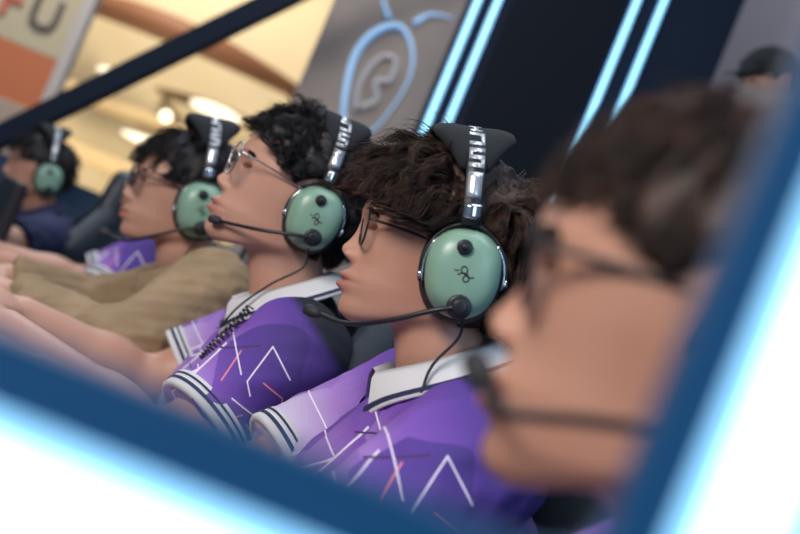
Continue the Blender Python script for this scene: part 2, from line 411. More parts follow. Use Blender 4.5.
# ------------------------------------------------------------------ people
def person(label, loc, yaw, ear_z, head, sh, el, wr, skin, clothes, hair=None, hair_m=None, hair_label='', res=1., cuff_t=.8, mats=None, neck=None, hscale=1., seed=1, stand=None):
    root = thing('person', label, 'person', Matrix.Translation((loc[0], loc[1], 0))@Matrix.Rotation(math.radians(yaw), 4, 'Z'))
    Rz = rot_z(math.radians(yaw)); W = lambda p: (np.array(p)-np.array([loc[0], loc[1], 0]))@Rz        # world -> body frame
    sh = [W(p) for p in sh]; el = [W(p) for p in el]; wr = [W(p) for p in wr]                          # [left, right]
    T = HeadT((0, 0, ear_z), head.get('yaw', 0), head.get('pitch', 0), head.get('roll', 0), hscale)
    prm = dict(BASE); prm.update(head.get('prm', {}))
    sc = (sh[0]+sh[1])/2; nb = V3(-.036, 0, ear_z-.122*hscale) if neck is None else V3(neck[0], 0, ear_z+neck[1])
    nt_ = T(V3(8, 0, -45)[None])[0]
    hipc = V3(sc[0]-.09, sc[1], .56) if stand is None else V3(sc[0]-.01, sc[1], stand+.90)
    fz = 0. if stand is None else stand
    # body: head and neck
    def fh(P):
        d = head_sdf(T.inv(P), prm)*T.k
        d = smin(d, scap(P, nt_, nb, .049*hscale, .051*hscale), .016)
        return d
    c = T(V3(15, 0, 15)[None])[0]; lo = c-.155; hi = c+.15; lo[2] = nb[2]-.04
    lo[0] = min(lo[0], nb[0]-.08); 
    V, F = nets(fh, lo, hi, .0021*res)
    hl = T.inv(V.astype(np.float32)); lip = np.exp(-((hl[:, 2]+44)/8.5)**4)*np.exp(-(hl[:, 1]/23)**4)*(hl[:, 0] > 85)*.85
    inner = np.exp(-((hl[:, 2]+44.5)/1.6)**2)*np.exp(-(hl[:, 1]/22)**4)*(hl[:, 0] > 85)
    lip = np.clip(lip, 0, 1)
    VV = [V]; FF = [F]; off = len(V); lips = [lip]
    # trunk under the clothes
    def ft(P):
        d = scap(P, sh[0]-V3(0,0,.015), sh[1]-V3(0,0,.015), .038); d = smin(d, scap(P, sc-V3(0,0,.08), hipc, .07, .10), .03); return smin(d, scap(P, nb, sc-V3(0,0,.04), .045, .05), .03)
    lo = np.minimum(np.minimum(sh[0], sh[1]), hipc)-.14; hi = np.maximum(np.maximum(sh[0], sh[1]), hipc)+.14
    v, f = nets(ft, lo, hi, .012); VV.append(v); FF.append(f+off); off += len(v); lips.append(np.zeros(len(v)))
    for s in range(2):
        a, b, w = sh[s], el[s], wr[s]; d = (w-b)/np.linalg.norm(w-b); sd = 1 if s == 0 else -1
        lat = np.cross(V3(0, 0, 1), d); lat /= np.linalg.norm(lat); up = np.cross(d, lat)
        at = lambda x, y, z: w+d*x+lat*y+up*z
        segs = [(at(0, 0, 0), at(.03, 0, .0), .024, .022)]
        fing = []
        for q, (ly, ln) in enumerate(((.030, .068), (.010, .076), (-.010, .071), (-.029, .056))):
            ly *= -sd
            k0 = at(.085-.004*q, ly*.92, .012); k1 = at(.085+ln*.48, ly*1.12, .017-.004*q); k2 = at(.085+ln*.80, ly*1.18, -.004); k3 = at(.085+ln*.92, ly*1.18, -.020)
            fing.append(((k0, k1, .0095, .0085), (k1, k2, .0085, .0078), (k2, k3, .0078, .0068)))
        t0 = at(.022, -sd*.024, -.006); t1 = at(.055, -sd*.052, -.010); t2 = at(.088, -sd*.058, -.020)
        def fa(P):
            q = scap(P, a, b, .052, .042); q = smin(q, scap(P, b, b+(w-b)*.35, .043, .044), .02); q = smin(q, scap(P, b+(w-b)*.3, w, .043, .027), .02)
            loc_ = P-at(.048, 0, 0).astype(np.float32)
            L = np.stack([loc_@d.astype(np.float32), loc_@lat.astype(np.float32), loc_@up.astype(np.float32)], -1)
            q = smin(q, sell(L, (0, 0, 0), (.052, .042, .019)), .012)
            for fg in fing:
                e = None
                for k in fg:
                    t = scap(P, *k); e = t if e is None else smin(e, t, .003)
                q = smin(q, e, .004)
            e = smin(scap(P, t0, t1, .014, .011), scap(P, t1, t2, .011, .0085), .004)
            return smin(q, e, .008)
        tip = at(.17, 0, 0); lo = np.minimum.reduce([a, b, w, tip])-.075; hi = np.maximum.reduce([a, b, w, tip])+.075
        v, f = nets(fa, lo, hi, .0042*max(res, 1)); VV.append(v); FF.append(f+off); off += len(v); lips.append(np.zeros(len(v)))
    body = mesh_obj('body', np.vstack(VV), np.vstack(FF), M[skin], root)
    at_ = body.data.attributes.new('lip_tint', 'FLOAT', 'POINT'); at_.data.foreach_set('value', np.concatenate(lips).astype(np.float32))
    # eyes and eyebrows
    for s in (-1, 1):
        g = ball_geo((prm.get('ex', 86.), 30*s, 19), (12, 12, 12)); e = mesh_obj('eye', T(g[0]), g[1], M['eye'], root)
        g = ball_geo((prm.get('ex', 86.)+6.3, 30*s, 19.), (6.3, 5.6, 5.6)); mesh_obj('iris', T(g[0]), g[1], M['iris'], e)
        r = np.random.default_rng(seed+s); n = 150; u = r.uniform(0, 1, n); by = s*(14+30*u); bz = 33+4.5*np.sin(u*2.4)-2*u+r.normal(size=n)*1.4
        bx = 15+(114-15)*(1-(np.abs(by)/73)**2.4)**(1/2.4)+2.2; p0 = np.stack([bx, by, bz], 1); dd = np.stack([-.25*u, s*np.ones(n), .5-.9*u], 1)*5.5
        Q = np.stack([p0+dd*t-np.array([1., 0, 0])*t*t*1.5*u[:, None] for t in (0, .33, .66, 1)], 1)
        v, f = strand_geo(Q, np.array([.45, .45, .35, .1]), T); mesh_obj('eyebrow', v, f, M['hair_black'], root)
    if hair: build_hair(T, root, STY[hair], M[hair_m], hair_label, dens=1/res, seed=seed, h=.0035*res)
    # clothes
    kind, cm = clothes
    longs = kind == 'jacket'
    ends = [el[s] if longs else sh[s]+(el[s]-sh[s])*cuff_t for s in range(2)]
    nax = V3(.60, 0, .80)
    def fs(P):
        d = scap(P, sh[0]+V3(0, -.02, -.012), sh[1]+V3(0, .02, -.012), .062)
        d = smin(d, sell(P, sc+V3(.0, 0, -.19), (.13, .19, .20)), .05)
        d = smin(d, scap(P, sc+V3(-.02, 0, -.15), hipc, .14, .155), .06)
        d = smin(d, scap(P, nb-nax*.018, sc+V3(0, 0, -.06), .060*hscale, .085), .03)
        for s in range(2):
            e0, e1 = sh[s], ends[s]; ax = (e1-e0)/np.linalg.norm(e1-e0)
            if longs:
                w1 = wr[s]-(wr[s]-el[s])*.04
                q = smin(scap(P, e0, el[s], .070, .058), scap(P, el[s], w1, .058, .042), .03)
                ax2 = (w1-el[s])/np.linalg.norm(w1-el[s]); q = smax(q, (P-w1.astype(np.float32))@ax2.astype(np.float32), .006)
            else:
                q = scap(P, e0, e1+ax*.05, .066, .062); q = smax(q, (P-e1.astype(np.float32))@ax.astype(np.float32), .006)
            d = smin(d, q, .035)
        amp = .0085 if longs else .0065
        pw = P*np.array([1., 1., 1.], np.float32)
        n1 = nz3(pw, 26, seed+5); n2 = nz3(pw, 55, seed+6)
        d = d-amp*(1-np.abs(n1))*.9+amp*.35*n2
        d = smax(d, -(scap(P, nb+nax*.056, nb+nax*.2, .062, .075)), .008)
        return d
    lo = np.minimum.reduce(ends+sh+[hipc]+(wr if longs else []))-.175; hi = np.maximum.reduce(ends+sh+[hipc]+(wr if longs else []))+.135
    V, F = nets(fs, lo, hi, .0052*max(1, res*.9))
    mshirt = M[cm] if isinstance(cm, str) else cm(sh[0])
    mesh_obj('jacket' if longs else 'shirt', V, F, mshirt, root)
    # collar
    fw = V3(1, 0, 0)-nax*nax[0]; fw /= np.linalg.norm(fw); lf = np.cross(nax, fw)
    ths = np.linspace(.42, 2*PI-.42, 60)
    def ring(r, hgt, pt=0.):
        r = r*1.04*hscale; hgt = hgt+.006
        fr = np.exp(-(np.minimum(ths, 2*PI-ths)/.55)**2)
        return nb+nax*(hgt-pt*fr[:, None]*1.)+((r+.012*fr)*np.cos(ths))[:, None]*fw*1.04+(r*np.sin(ths))[:, None]*lf
    cmats = {'jersey': ('white_cloth', 'navy_cloth'), 'jacket': ('tan', None), 'dark': ('navy_cloth', None)}[kind]
    g = loft([ring(.0605, -.004), ring(.061, .022), ring(.0645, .030), ring(.071, .026, .004), ring(.082, .008, .016), ring(.093, .001, .026), ring(.090, -.001, .026), ring(.076, .004, .010)], closed=False)
    mesh_obj('collar', g[0], g[1], M[cmats[0]], root)
    if cmats[1]:
        col = bpy.context.scene.collection.objects[-1] if False else root.children[-1]
        g = loft([ring(.0862, .0080, .0180), ring(.0890, .0055, .0215), ring(.0896, .0047, .0222)], closed=False); g[0][:] += 0
        nrm = (g[0]-nb); g2 = g[0]+nrm/np.linalg.norm(nrm, axis=1)[:, None]*.0012
        mesh_obj('collar_stripe', g2, g[1], M[cmats[1]], [o for o in root.children if o.name.startswith('collar')][0])
        for s in range(2):
            ax = (ends[s]-sh[s]); ax /= np.linalg.norm(ax); u = np.cross(ax, V3(0, 0, 1)); u /= np.linalg.norm(u); v = np.cross(ax, u)
            an = np.linspace(0, 2*PI, 48, endpoint=False)
            rg = lambda r, t: ends[s]+ax*t+r*(np.cos(an)[:, None]*u+np.sin(an)[:, None]*v)
            R0 = .0680
            g = loft([rg(R0-.004, -.022), rg(R0+.002, -.021), rg(R0+.003, .003), rg(R0+.001, .006), rg(R0-.006, .006), rg(R0-.01, -.01)])
            cf = mesh_obj('cuff', g[0], g[1], M['white_cloth'], root)
            for g in (loft([rg(R0+.0032, -.016), rg(R0+.0040, -.0145), rg(R0+.0032, -.013)]), loft([rg(R0+.0034, -.008), rg(R0+.0044, -.0055), rg(R0+.0036, -.003)])):
                mesh_obj('cuff_stripe', g[0], g[1], M['navy_cloth'], cf)
    if kind == 'jacket':                                    # open front showing the jersey below, with hanging placket edges
        def fu(P):
            d = sell(P, sc+V3(.035, .03, -.19), (.115, .12, .19)); d = smin(d, scap(P, nb-nax*.004, sc+V3(.035, .02, -.08), .067, .075), .04)
            return smax(d, -(scap(P, nb+nax*.056, nb+nax*.2, .062, .075)), .006)
        V, F = nets(fu, sc-V3(.2, .2, .4), sc+V3(.25, .2, .2), .006); mesh_obj('shirt', V, F, M['jersey_d'], root)
    # legs and shoes
    gl = []
    def fl(P):
        d = 1e3
        for s in (-1, 1):
            h0 = hipc+V3(.02, .1*s, -.02); k = h0+V3(.42, .02*s, -.02); k[2] = .50; an = V3(k[0]+.04, k[1], .1)
            if stand is not None: k = h0+V3(.02, 0, -.43); an = h0+V3(-.01, 0, -.78)
            q = smin(scap(P, h0, k, .085, .065), scap(P, k, an, .062, .045), .03); d = q if isinstance(d, float) else smin(d, q, .03)
        return smin(d, scap(P, hipc+V3(0, -.08, 0), hipc+V3(0, .08, 0), .12), .04)
    V, F = nets(fl, (hipc[0]-.16, hipc[1]-.25, fz+.04), (hipc[0]+(.62 if stand is None else .2), hipc[1]+.25, hipc[2]+.16), .012); mesh_obj('trousers', V, F, M['trouser'], root)
    for s in (-1, 1):
        ft_ = V3(hipc[0]+.48, hipc[1]+.12*s, 0) if stand is None else V3(hipc[0]+.01, hipc[1]+.1*s, fz)
        def fsh(P): return smax(smin(sell(P, ft_+V3(.06, 0, .03), (.14, .045, .04)), scap(P, ft_+V3(0, 0, .04), ft_+V3(0, 0, .09), .045), .03), fz-P[..., 2], .004)
        V, F = nets(fsh, ft_+V3(-.1, -.07, -.01), ft_+V3(.22, .07, .16), .008); mesh_obj('shoe', V, F, M['shoe'], root)
    root['_'] = 0; del root['_']
    return root, T, Rz

# ------------------------------------------------------------------ headset
def oval(a, b, egg=.08, n=40):
    t = np.linspace(0, 2*PI, n, endpoint=False); c, s = np.cos(t), np.sin(t)
    ex = 2/2.35; X = a*np.sign(c)*np.abs(c)**ex*(1+egg*s); Z = b*np.sign(s)*np.abs(s)**ex
    return X, Z
BZ = [103]
def band_pt(s, t, off=0., rz=None, ry=91):                   # s: 0 = left end .. 1 = right end ; t across
    rz = BZ[0]; a = PI*s; c, q = math.cos(a), max(0, math.sin(a)); ex = .88
    y = (ry+off)*math.copysign(abs(c)**ex, c); z = 50+(rz+off)*q**ex
    return V3(t, y, z)
def headset(mtx, tilt, label, boom, cable, knob=True, detail=True, scale=1., rz=103):
    BZ[0] = rz
    R4 = Matrix.Rotation(math.radians(tilt), 4, 'Y')
    root = thing('headset', label, 'headset', mtx@R4, 'green aviation headsets worn by the players')
    K = .001*scale
    def add(name, g, m, par=root): return mesh_obj(name, g[0]*K, g[1], m, par)
    for s in (1, -1):
        rings = []
        for y, k in ((80, .99), (86, 1.01), (93, 1.0), (100, .965), (106, .90), (111, .80), (114.5, .66), (116.5, .48), (117.6, .25), (118, .02)):
            X, Z = oval(40*k, 47.5*k); rings.append(np.stack([X, np.full_like(X, y*s), Z-2], 1))
        cup = add('ear_cup', loft(rings, cap0=True, cap1=True), M['green'])
        rings = []
        for y, k in ((63, .82), (62, .98), (65, 1.09), (71, 1.13), (77, 1.11), (81, 1.06), (84, 1.03)):
            X, Z = oval(40*k, 47.5*k); rings.append(np.stack([X, np.full_like(X, y*s), Z-2], 1))
        add('ear_cushion', loft(rings, cap0=True, cap1=True), M['rubber'])
        # stirrup wire and pivots
        a = np.linspace(-.25, PI+.25, 34); P = np.stack([45.5*np.cos(a), (92+3*np.sin(a))*s*np.ones_like(a), -2+52.5*np.sin(a)], 1)
        st = add('stirrup', tube_geo(P, 2.0, 8), M['black'])
        P = np.stack([43.6*np.cos(a), 95.5*s*np.ones_like(a), -2+50.5*np.sin(a)], 1); k = (a < .75) | (a > 2.4)
        for gq in (tube_geo(P[a < .8], 1.1, 6), tube_geo(P[a > 2.35], 1.1, 6)): add('stirrup_wire', gq, M['chrome'] if detail else M['black'], st)
        for xx in (45, -45): add('pivot_block', box_geo((xx, 93*s, -8), (5, 6, 9)), M['chrome'] if detail else M['black'], st)
        if s == 1:
            def disc(x, z, r, y0, y1, n=24):
                an = np.linspace(0, 2*PI, n, endpoint=False); rr = []
                for y, k in ((y0, 1.0), (y1-1.5, 1.0), (y1-.4, .92), (y1, .8)): rr.append(np.stack([x+r*k*np.cos(an), np.full(n, y), z+r*k*np.sin(an)], 1))
                return loft(rr, cap1=True)
            g = join([disc(4, 25, 8.2, 108, 121), disc(4, 25, 3.5, 118, 123)]); add('volume_knob', g, M['black'])
            g = join([disc(boom[0][0], boom[0][2], 13, 104, 121), disc(boom[0][0], boom[0][2], 8, 118, 127)]); add('boom_pivot', g, M['black'])
            if detail:                                       # small looped monogram printed on the shell
                sf = lambda u, v: V3(-1+u, 118.3-((u-1)**2+(v-1)**2)*.004, -2+v)
                pts = [(-8, -3), (-3, -3.5), (3, 0), (6, 4), (3, 7.5), (-.5, 5), (0, 0), (3, -5), (1, -8.5), (-3, -6.5), (-1.5, -1), (4, .5), (9, -1.5)]
                P = smooth_path([sf(*q) for q in pts], 60); g = tube_geo(P, .7, 5)
                g2 = tube_geo(smooth_path([sf(*q) for q in ((8, 3), (11, 2.2), (13, 3))], 8), .5, 5)
                add('monogram', join([g, g2]), M['black'], cup)
    # headband
    rows = []
    for s in np.linspace(.0, 1, 60):
        w = 10.5
        q = [band_pt(s, -w, 9.5), band_pt(s, -w*.9, 11.5), band_pt(s, w*.9, 11.5), band_pt(s, w, 9.5), band_pt(s, w*.9, 8), band_pt(s, -w*.9, 8)]
        rows.append(np.array(q))
    band = add('headband', loft(rows, cap0=True, cap1=True), M['black'])
    def patch(s0, s1, t0, t1):
        ss = np.linspace(s0, s1, 6); a = [np.array([band_pt(s, t0, 11.6), band_pt(s, t0, 12.6), band_pt(s, t1, 12.6), band_pt(s, t1, 11.6)]) for s in ss]
        return loft(a, cap0=True, cap1=True)
    gl = []
    L = .08
    def glyph(c, bars):                                     # bars in unit box (along band, across)
        add('letter', join([patch(c+a0*L, c+a1*L, -8.5+17*b0, -8.5+17*b1) for a0, a1, b0, b1 in bars]), M['silver'], band)
    I = [(0, 1, .36, .64), (0, .2, .1, .9), (.8, 1, .1, .9)]
    Cc = [(0, 1, 0, .25), (0, .22, 0, 1), (.78, 1, 0, 1)]
    O = [(0, 1, 0, .25), (0, 1, .75, 1), (0, .22, 0, 1), (.78, 1, 0, 1)]
    Ss = [(0, .2, 0, 1), (.4, .6, 0, 1), (.8, 1, 0, 1), (.1, .5, 0, .25), (.5, .9, .75, 1)]
    for base in (.065, .57):
        for k, gph in enumerate(([(0, 1, .05, .95)], Ss, Cc, I)): glyph(base+k*.098, gph)
    for s in (.012, .945): add('band_clamp', patch(s, s+.035, -9.5, 9.5), M['chrome'], band)
    # padded wrap across the crown, wide on top and narrowing down both sides
    rows = []
    for s in np.linspace(.17, .83, 40):
        e = min(1, abs(s-.5)/.33); w = 49-3*min(1, e/.45)-30*max(0, (e-.45)/.55); tk = 9*(1-e**8)+2
        prof = [(-w, 2), (-w*.98, 2+tk*.8), (-w*.6, 4+tk), (0, 3+tk*.8), (w*.6, 4+tk), (w*.98, 2+tk*.8), (w, 2), (w*.7, -3), (0, -4), (-w*.7, -3)]
        rows.append(np.array([band_pt(s, t-0, o-1) for t, o in prof]))
    g = loft(rows, cap0=True, cap1=True); ob = add('head_pad', g, M['pad'])
    sm = ob.modifiers.new('sub', 'SUBSURF'); sm.levels = sm.render_levels = 1
    # microphone boom
    P = smooth_path(boom, 40); add('microphone_boom', tube_geo(P, np.interp(np.linspace(0, 1, 40), [0, .1, 1], [4.5, 3.0, 2.6]), 8), M['black'])
    d = P[-1]-P[-3]; d /= np.linalg.norm(d); Pm = [P[-1]-d*5, P[-1], P[-1]+d*9, P[-1]+d*16, P[-1]+d*18.5]
    add('microphone', tube_geo(Pm, [3.2, 6.2, 7, 6, 2.5], 12), M['rubber'])
    if cable is not None:
        P = smooth_path(cable, 50); gs = [tube_geo(P, 1.7, 7)]
        add('cable', gs[0], M['rubber'])
    return root

def glasses(mtx, label, fm, a=24, b=19, round_=2.4, lens='lens', r=.9, x0=118, xt=3, z0=18, ylen=66, k=1.):
    root = thing('eyeglasses', label, 'glasses', mtx, 'glasses worn by the players'); K = .001
    def add(name, g, m, par=root): return mesh_obj(name, g[0]*K, g[1], m, par)
    t = np.linspace(0, 2*PI, 48, endpoint=False); gf = []
    rot = []
    for s in (1, -1):
        ca = np.sign(np.cos(t))*np.abs(np.cos(t))**(2/round_)*a; sa = np.sign(np.sin(t))*np.abs(np.sin(t))**(2/round_)*b
        y = s*(33+ca); x = x0-4-.10*(np.abs(y)-12)-.12*sa*-1*.6; z = z0+sa
        ring = np.stack([x, y, z], 1); P = np.vstack([ring, ring[:2]])
        gf.append(tube_geo(P, r, 8, cap=False))
        c = ring.mean(0); lv = np.vstack([ring, [c+V3(1.2, 0, 0)]]); lf = [(i, (i+1) % 48, 48) for i in range(48)]
        lo = add('lens', (np.vstack([lv, lv-V3(1.5, 0, 0)]), lf+[(j+49, i+49, k_+49) for i, j, k_ in lf]), M[lens])
        # temple arm
        hx = x0-4-.10*(33+a-12)
        P = smooth_path([(hx, s*(33+a), z0+b*.35), (hx-4, s*(33+a+5), z0+b*.38), (60, s*72, z0+b*.30), (15, s*76, z0+b*.1-2), (-8, s*75, z0-14)], 24)
        add('temple', tube_geo(P, r*1.15, 8), fm)
        add('nose_pad', tube_geo([(x0-7, s*12, z0-4), (x0-9, s*9.5, z0-8)], 1.2, 6), fm)
    gf.append(tube_geo(smooth_path([(x0-4.5, 33-a+.5, z0+5), (x0-1.5, 0, z0+8), (x0-4.5, -(33-a+.5), z0+5)], 12), r, 8))
    add('frame', join(gf), fm)
    return root
M['frame_dark'] = mat('frame_dark_metal', (.03, .028, .03), rough=.3, metal=.6)
M['frame_silver'] = mat('frame_silver', (.6, .58, .56), rough=.2, metal=1)

# ------------------------------------------------------------------ gaming chair
def chair(loc, yaw, label, top=1.10, dx=0.):
    root = thing('gaming_chair', label, 'chair', Matrix.Translation((loc[0], loc[1], 0))@Matrix.Rotation(math.radians(yaw), 4, 'Z'), 'black gaming chairs along the row')
    lean = .16
    def fb(P):
        q = P-np.array([-.235+dx, 0, .50], np.float32); z = q[..., 2]; x = q[..., 0]+lean*(z-.1)*.0; y = q[..., 1]
        h = top-.50
        w = np.interp(z, [0, .2, .34, h-.14, h], [.22, .255, .265, .16, .13]).astype(np.float32)
        curvex = x-1.1*np.clip(np.abs(y)-.10, 0, 1)**1.3*np.interp(z, [0, .1, h-.2, h], [.8, 1, 1.1, .9])
        d = np.maximum(np.maximum(np.abs(curvex)-.035, np.abs(y)-w), np.maximum(-z, z-h))
        e = np.sqrt(np.maximum(np.abs(curvex)-.008, 0)**2+np.maximum(np.abs(y)-w+.035, 0)**2+np.maximum(np.maximum(.03-z, z-h+.035), 0)**2)-.035
        return e
    V, F = nets(fb, (-.34+dx, -.31, .46), (.06+dx, .31, top+.05), .009); mesh_obj('backrest', V, F, M['leather'], root)
    for s in (-1, 1):                                       # raised seam along each wing
        zz = np.linspace(.56, top-.06, 20); w = np.interp(zz-.5, [0, .2, .34, top-.64, top-.5], [.22, .255, .265, .16, .13])-.028
        P = np.stack([-.235+dx+(.030+1.1*np.clip(w-.10, 0, 1)**1.3), s*w, zz], 1); g = tube_geo(P, .006, 8); mesh_obj('piping', g[0], g[1], M['piping'], root)
    def fst(P):
        p = np.abs(P-np.array([.02+dx, 0, .44], np.float32))-np.array([.23, .23, .03], np.float32); return np.linalg.norm(np.maximum(p, 0), axis=-1)-.035
    V, F = nets(fst, (-.27+dx, -.3, .36), (.31+dx, .3, .53), .012); mesh_obj('seat', V, F, M['leather'], root)
    def fhr(P): p = np.abs(P-np.array([-.185+dx, 0, top-.13], np.float32))-np.array([.012, .10, .045], np.float32); return np.linalg.norm(np.maximum(p, 0), axis=-1)-.028
    for s in (-1, 1):
        g = join([box_geo((.02+dx, s*.30, .645), (.24, .075, .03)), box_geo((0+dx, s*.29, .53), (.06, .03, .22))]); o = mesh_obj('armrest', g[0], g[1], M['rubber'], root, smooth=False); bevel(o, .008)
    g = tube_geo([(dx, 0, .08), (dx, 0, .42)], .03, 14); mesh_obj('gas_lift', g[0], g[1], M['chrome'], root)
    gs = []
    for k in range(5):
        a = k*2*PI/5+.3; c, s = math.cos(a), math.sin(a); g = tube_geo([(dx, 0, .10), (dx+.15*c, .15*s, .09), (dx+.28*c, .28*s, .065)], [.03, .024, .018], 10); gs.append(g)
        gw = tube_geo([(dx+.28*c-.012*s, .28*s+.012*c, .032), (dx+.28*c+.012*s, .28*s-.012*c, .032)], .03, 16); mesh_obj('caster', gw[0], gw[1], M['rubber'], root)
    g = join(gs); mesh_obj('star_base', g[0], g[1], M['black'], root)
    return root

# ================================================================== BUILD
SHR = lambda L, yaw=8, w=.38: (L[0]-w*math.sin(math.radians(yaw)), L[1]+w*math.cos(math.radians(yaw)), L[2])
jm = lambda n, shift=0., yoke=True: (lambda s: jersey_mat(n, float(s[0]), float(s[2]), shift, yoke))
M['jersey_d'] = jersey_mat('jersey_under_jacket', .05, .95, .25, False)

P_A = ((.171, .58), 1.058); P_B = ((.056, 1.35), 1.087); P_C = ((-.158, 1.85), 1.105); P_D = ((-.407, 2.40), 1.064); P_X = ((-.555, 3.0), 1.075); P_E = ((-1.13, 3.9), 1.0)
def mk(P, yaw, T): return Matrix.Translation((P[0][0], P[0][1], 0))@Matrix.Rotation(math.radians(yaw), 4, 'Z')@T.m4()

# B: brown wavy hair, in focus
L = (.13, 1.17, .925)
rB, TB, _ = person('person in violet jersey with tousled brown hair and thin dark glasses, sharply in focus', P_B[0], 184, P_B[1], dict(yaw=-1, pitch=5),
    [L, SHR(L)], [(.01, 1.05, .74), (-.085, 1.46, .755)], [(-.26, 1.15, .79), (-.33, 1.43, .80)], 'skinB', ('jersey', jm('jersey_b', .12)),
    'wavy', 'hair_brown', 'tousled wavy dark brown hair', res=.8, seed=3, cuff_t=.72, hscale=.96)
headset(mk(P_B, 184, TB), 10, 'green aviation headset on the brown-haired player in sharp focus', [(2, 120, -37), (28, 118, -44), (70, 100, -60), (112, 62, -70), (146, 36, -64)],
    [(-6, 100, -47), (-4, 92, -70), (20, 85, -105), (30, 90, -150), (50, 90, -210)])
glasses(mk(P_B, 184, TB), 'thin dark metal glasses on the brown-haired player', M['frame_dark'], a=23, b=21, round_=2.2, lens='lens', r=1.2)
# C: curly black hair
L = (-.085, 1.66, .925)
rC, TC, _ = person('person with curly black hair and round silver glasses, violet jersey with white collar', P_C[0], 188, P_C[1], dict(yaw=5, pitch=-6, prm=dict()),
    [L, SHR(L)], [(-.185, 1.56, .75), (-.30, 2.0, .765)], [(-.465, 1.72, .80), (-.50, 1.90, .807)], 'skinC', ('jersey', jm('jersey_c', .12)),
    'curly', 'hair_black', 'curly black hair', res=.85, seed=5, hscale=1.1, cuff_t=.72, neck=(-.028, -.135))
headset(mk(P_C, 188, TC), 8, 'green aviation headset on the curly black-haired player with silver glasses', [(-4, 120, -30), (25, 118, -36), (70, 100, -46), (108, 62, -52), (126, 45, -54)],
    [(-6, 100, -47), (-10, 92, -75), (25, 85, -115), (55, 75, -160), (70, 60, -200)], scale=.87)
glasses(mk(P_C, 188, TC)@Matrix.Scale(1.1, 4), 'round thin silver wire glasses on the curly-haired player', M['frame_silver'], a=24, b=21, round_=2.1, r=1.0)
# D: tan jacket
L = (-.29, 2.2, .935)
rD, TD, _ = person('person in an open tan jacket with straight black fringe and dark glasses', P_D[0], 190, P_D[1], dict(yaw=6, pitch=5),
    [L, SHR(L)], [(-.37, 2.05, .79), (-.53, 2.55, .80)], [(-.59, 2.18, .80), (-.70, 2.45, .80)], 'skinC', ('jacket', 'tan'),
    'straight', 'hair_black', 'straight black hair with a fringe', res=1.1, seed=8, hscale=1.08)
headset(mk(P_D, 190, TD), 6, 'green aviation headset on the player in the tan jacket', [(-4, 120, -31), (25, 118, -38), (70, 100, -60), (110, 62, -78), (140, 45, -74)],
    [(-6, 100, -47), (10, 92, -80), (30, 85, -130), (60, 95, -200)])
glasses(mk(P_D, 190, TD)@Matrix.Scale(1.08, 4), 'dark-framed glasses with bluish glare on the tan-jacketed player', M['frame_dark'], a=24, b=17, round_=2.6, r=1.4, lens='lens_dark')
# A: nearest, out of focus
L = (.24, .40, .90)
rA, TA, _ = person('large blurred dark-haired person in profile, nearest at the right', P_A[0], 166, P_A[1], dict(yaw=0, pitch=5),
    [L, (.23, .77, .90)], [(.11, .44, .76), (.05, .80, .78)], [(-.13, .52, .79), (-.19, .78, .79)], 'skinB', ('jersey', jm('jersey_a', .0)),
    'short', 'hair_brown', 'short dark hair', res=1.1, seed=11, hscale=.98)
headset(mk(P_A, 166, TA)@Matrix.Translation((-.013, 0, 0)), -12, 'green aviation headset on the nearest blurred player, ear cup behind the light frame', [(-2, 120, -32), (25, 118, -42), (60, 100, -56), (100, 64, -73), (119, 42, -66)],
    [(-6, 100, -47), (-4, 92, -70), (10, 85, -105), (20, 90, -130)], detail=False, rz=88)
glasses(mk(P_A, 166, TA), 'dark rectangular glasses on the nearest blurred player', M['frame_dark'], a=24, b=19, round_=2.8, r=1.8, lens='lens_dark')
# X: hidden face, violet sleeve
L = (-.515, 2.8, .935)
rX, TX, _ = person('person in violet jersey hidden behind the tan jacket, only sleeve and forearms showing', P_X[0], 188, P_X[1], dict(yaw=0, pitch=0),
    [L, SHR(L)], [(-.58, 2.7, .79), (-.72, 3.15, .79)], [(-.82, 2.8, .796), (-.95, 3.05, .79)], 'skinC', ('jersey', jm('jersey_x', .15)),
    'straight', 'hair_black', 'black hair', res=1.6, seed=14)
headset(mk(P_X, 188, TX), 4, 'green headset on the player hidden behind the tan jacket', [(-4, 120, -31), (25, 118, -38), (70, 100, -60), (110, 62, -78), (100, 70, -72)], None, detail=False)
# E: farthest
L = (-1.0, 3.7, .84)
rE, TE, _ = person('person in dark navy shirt at the far end of the row, left edge', P_E[0], 196, P_E[1], dict(yaw=8, pitch=6),
    [L, SHR(L, 12)], [(-1.06, 3.58, .75+.04), (-1.3, 4.05, .79)], [(-1.25, 3.68, .80), (-1.46, 3.95, .79)], 'skinB', ('dark', 'navy_cloth'),
    'straight', 'hair_black', 'dark hair', res=1.7, seed=17)
headset(mk(P_E, 196, TE), 4, 'green headset on the farthest player in navy at the left edge', [(-4, 120, -31), (25, 118, -38), (70, 100, -60), (110, 62, -78), (134, 45, -74)], None, detail=False)

for P, yw, lb, tp, dx in ((P_B, 184, 'black gaming chair behind the brown-haired player', 1.06, -.05), (P_C, 188, 'black gaming chair with grey piping behind the curly-haired player', 1.17, .045), (P_D, 190, 'black gaming chair behind the player in the tan jacket', 1.0, -.06),
               (P_X, 188, 'black gaming chair of the player hidden behind the tan jacket', 1.08, 0), (P_E, 196, 'gaming chair behind the farthest player in navy', 1.12, -.0), (P_A, 170, 'black gaming chair of the nearest blurred player', 1.02, -.06)):
    chair(P[0], yw, lb, tp, dx)

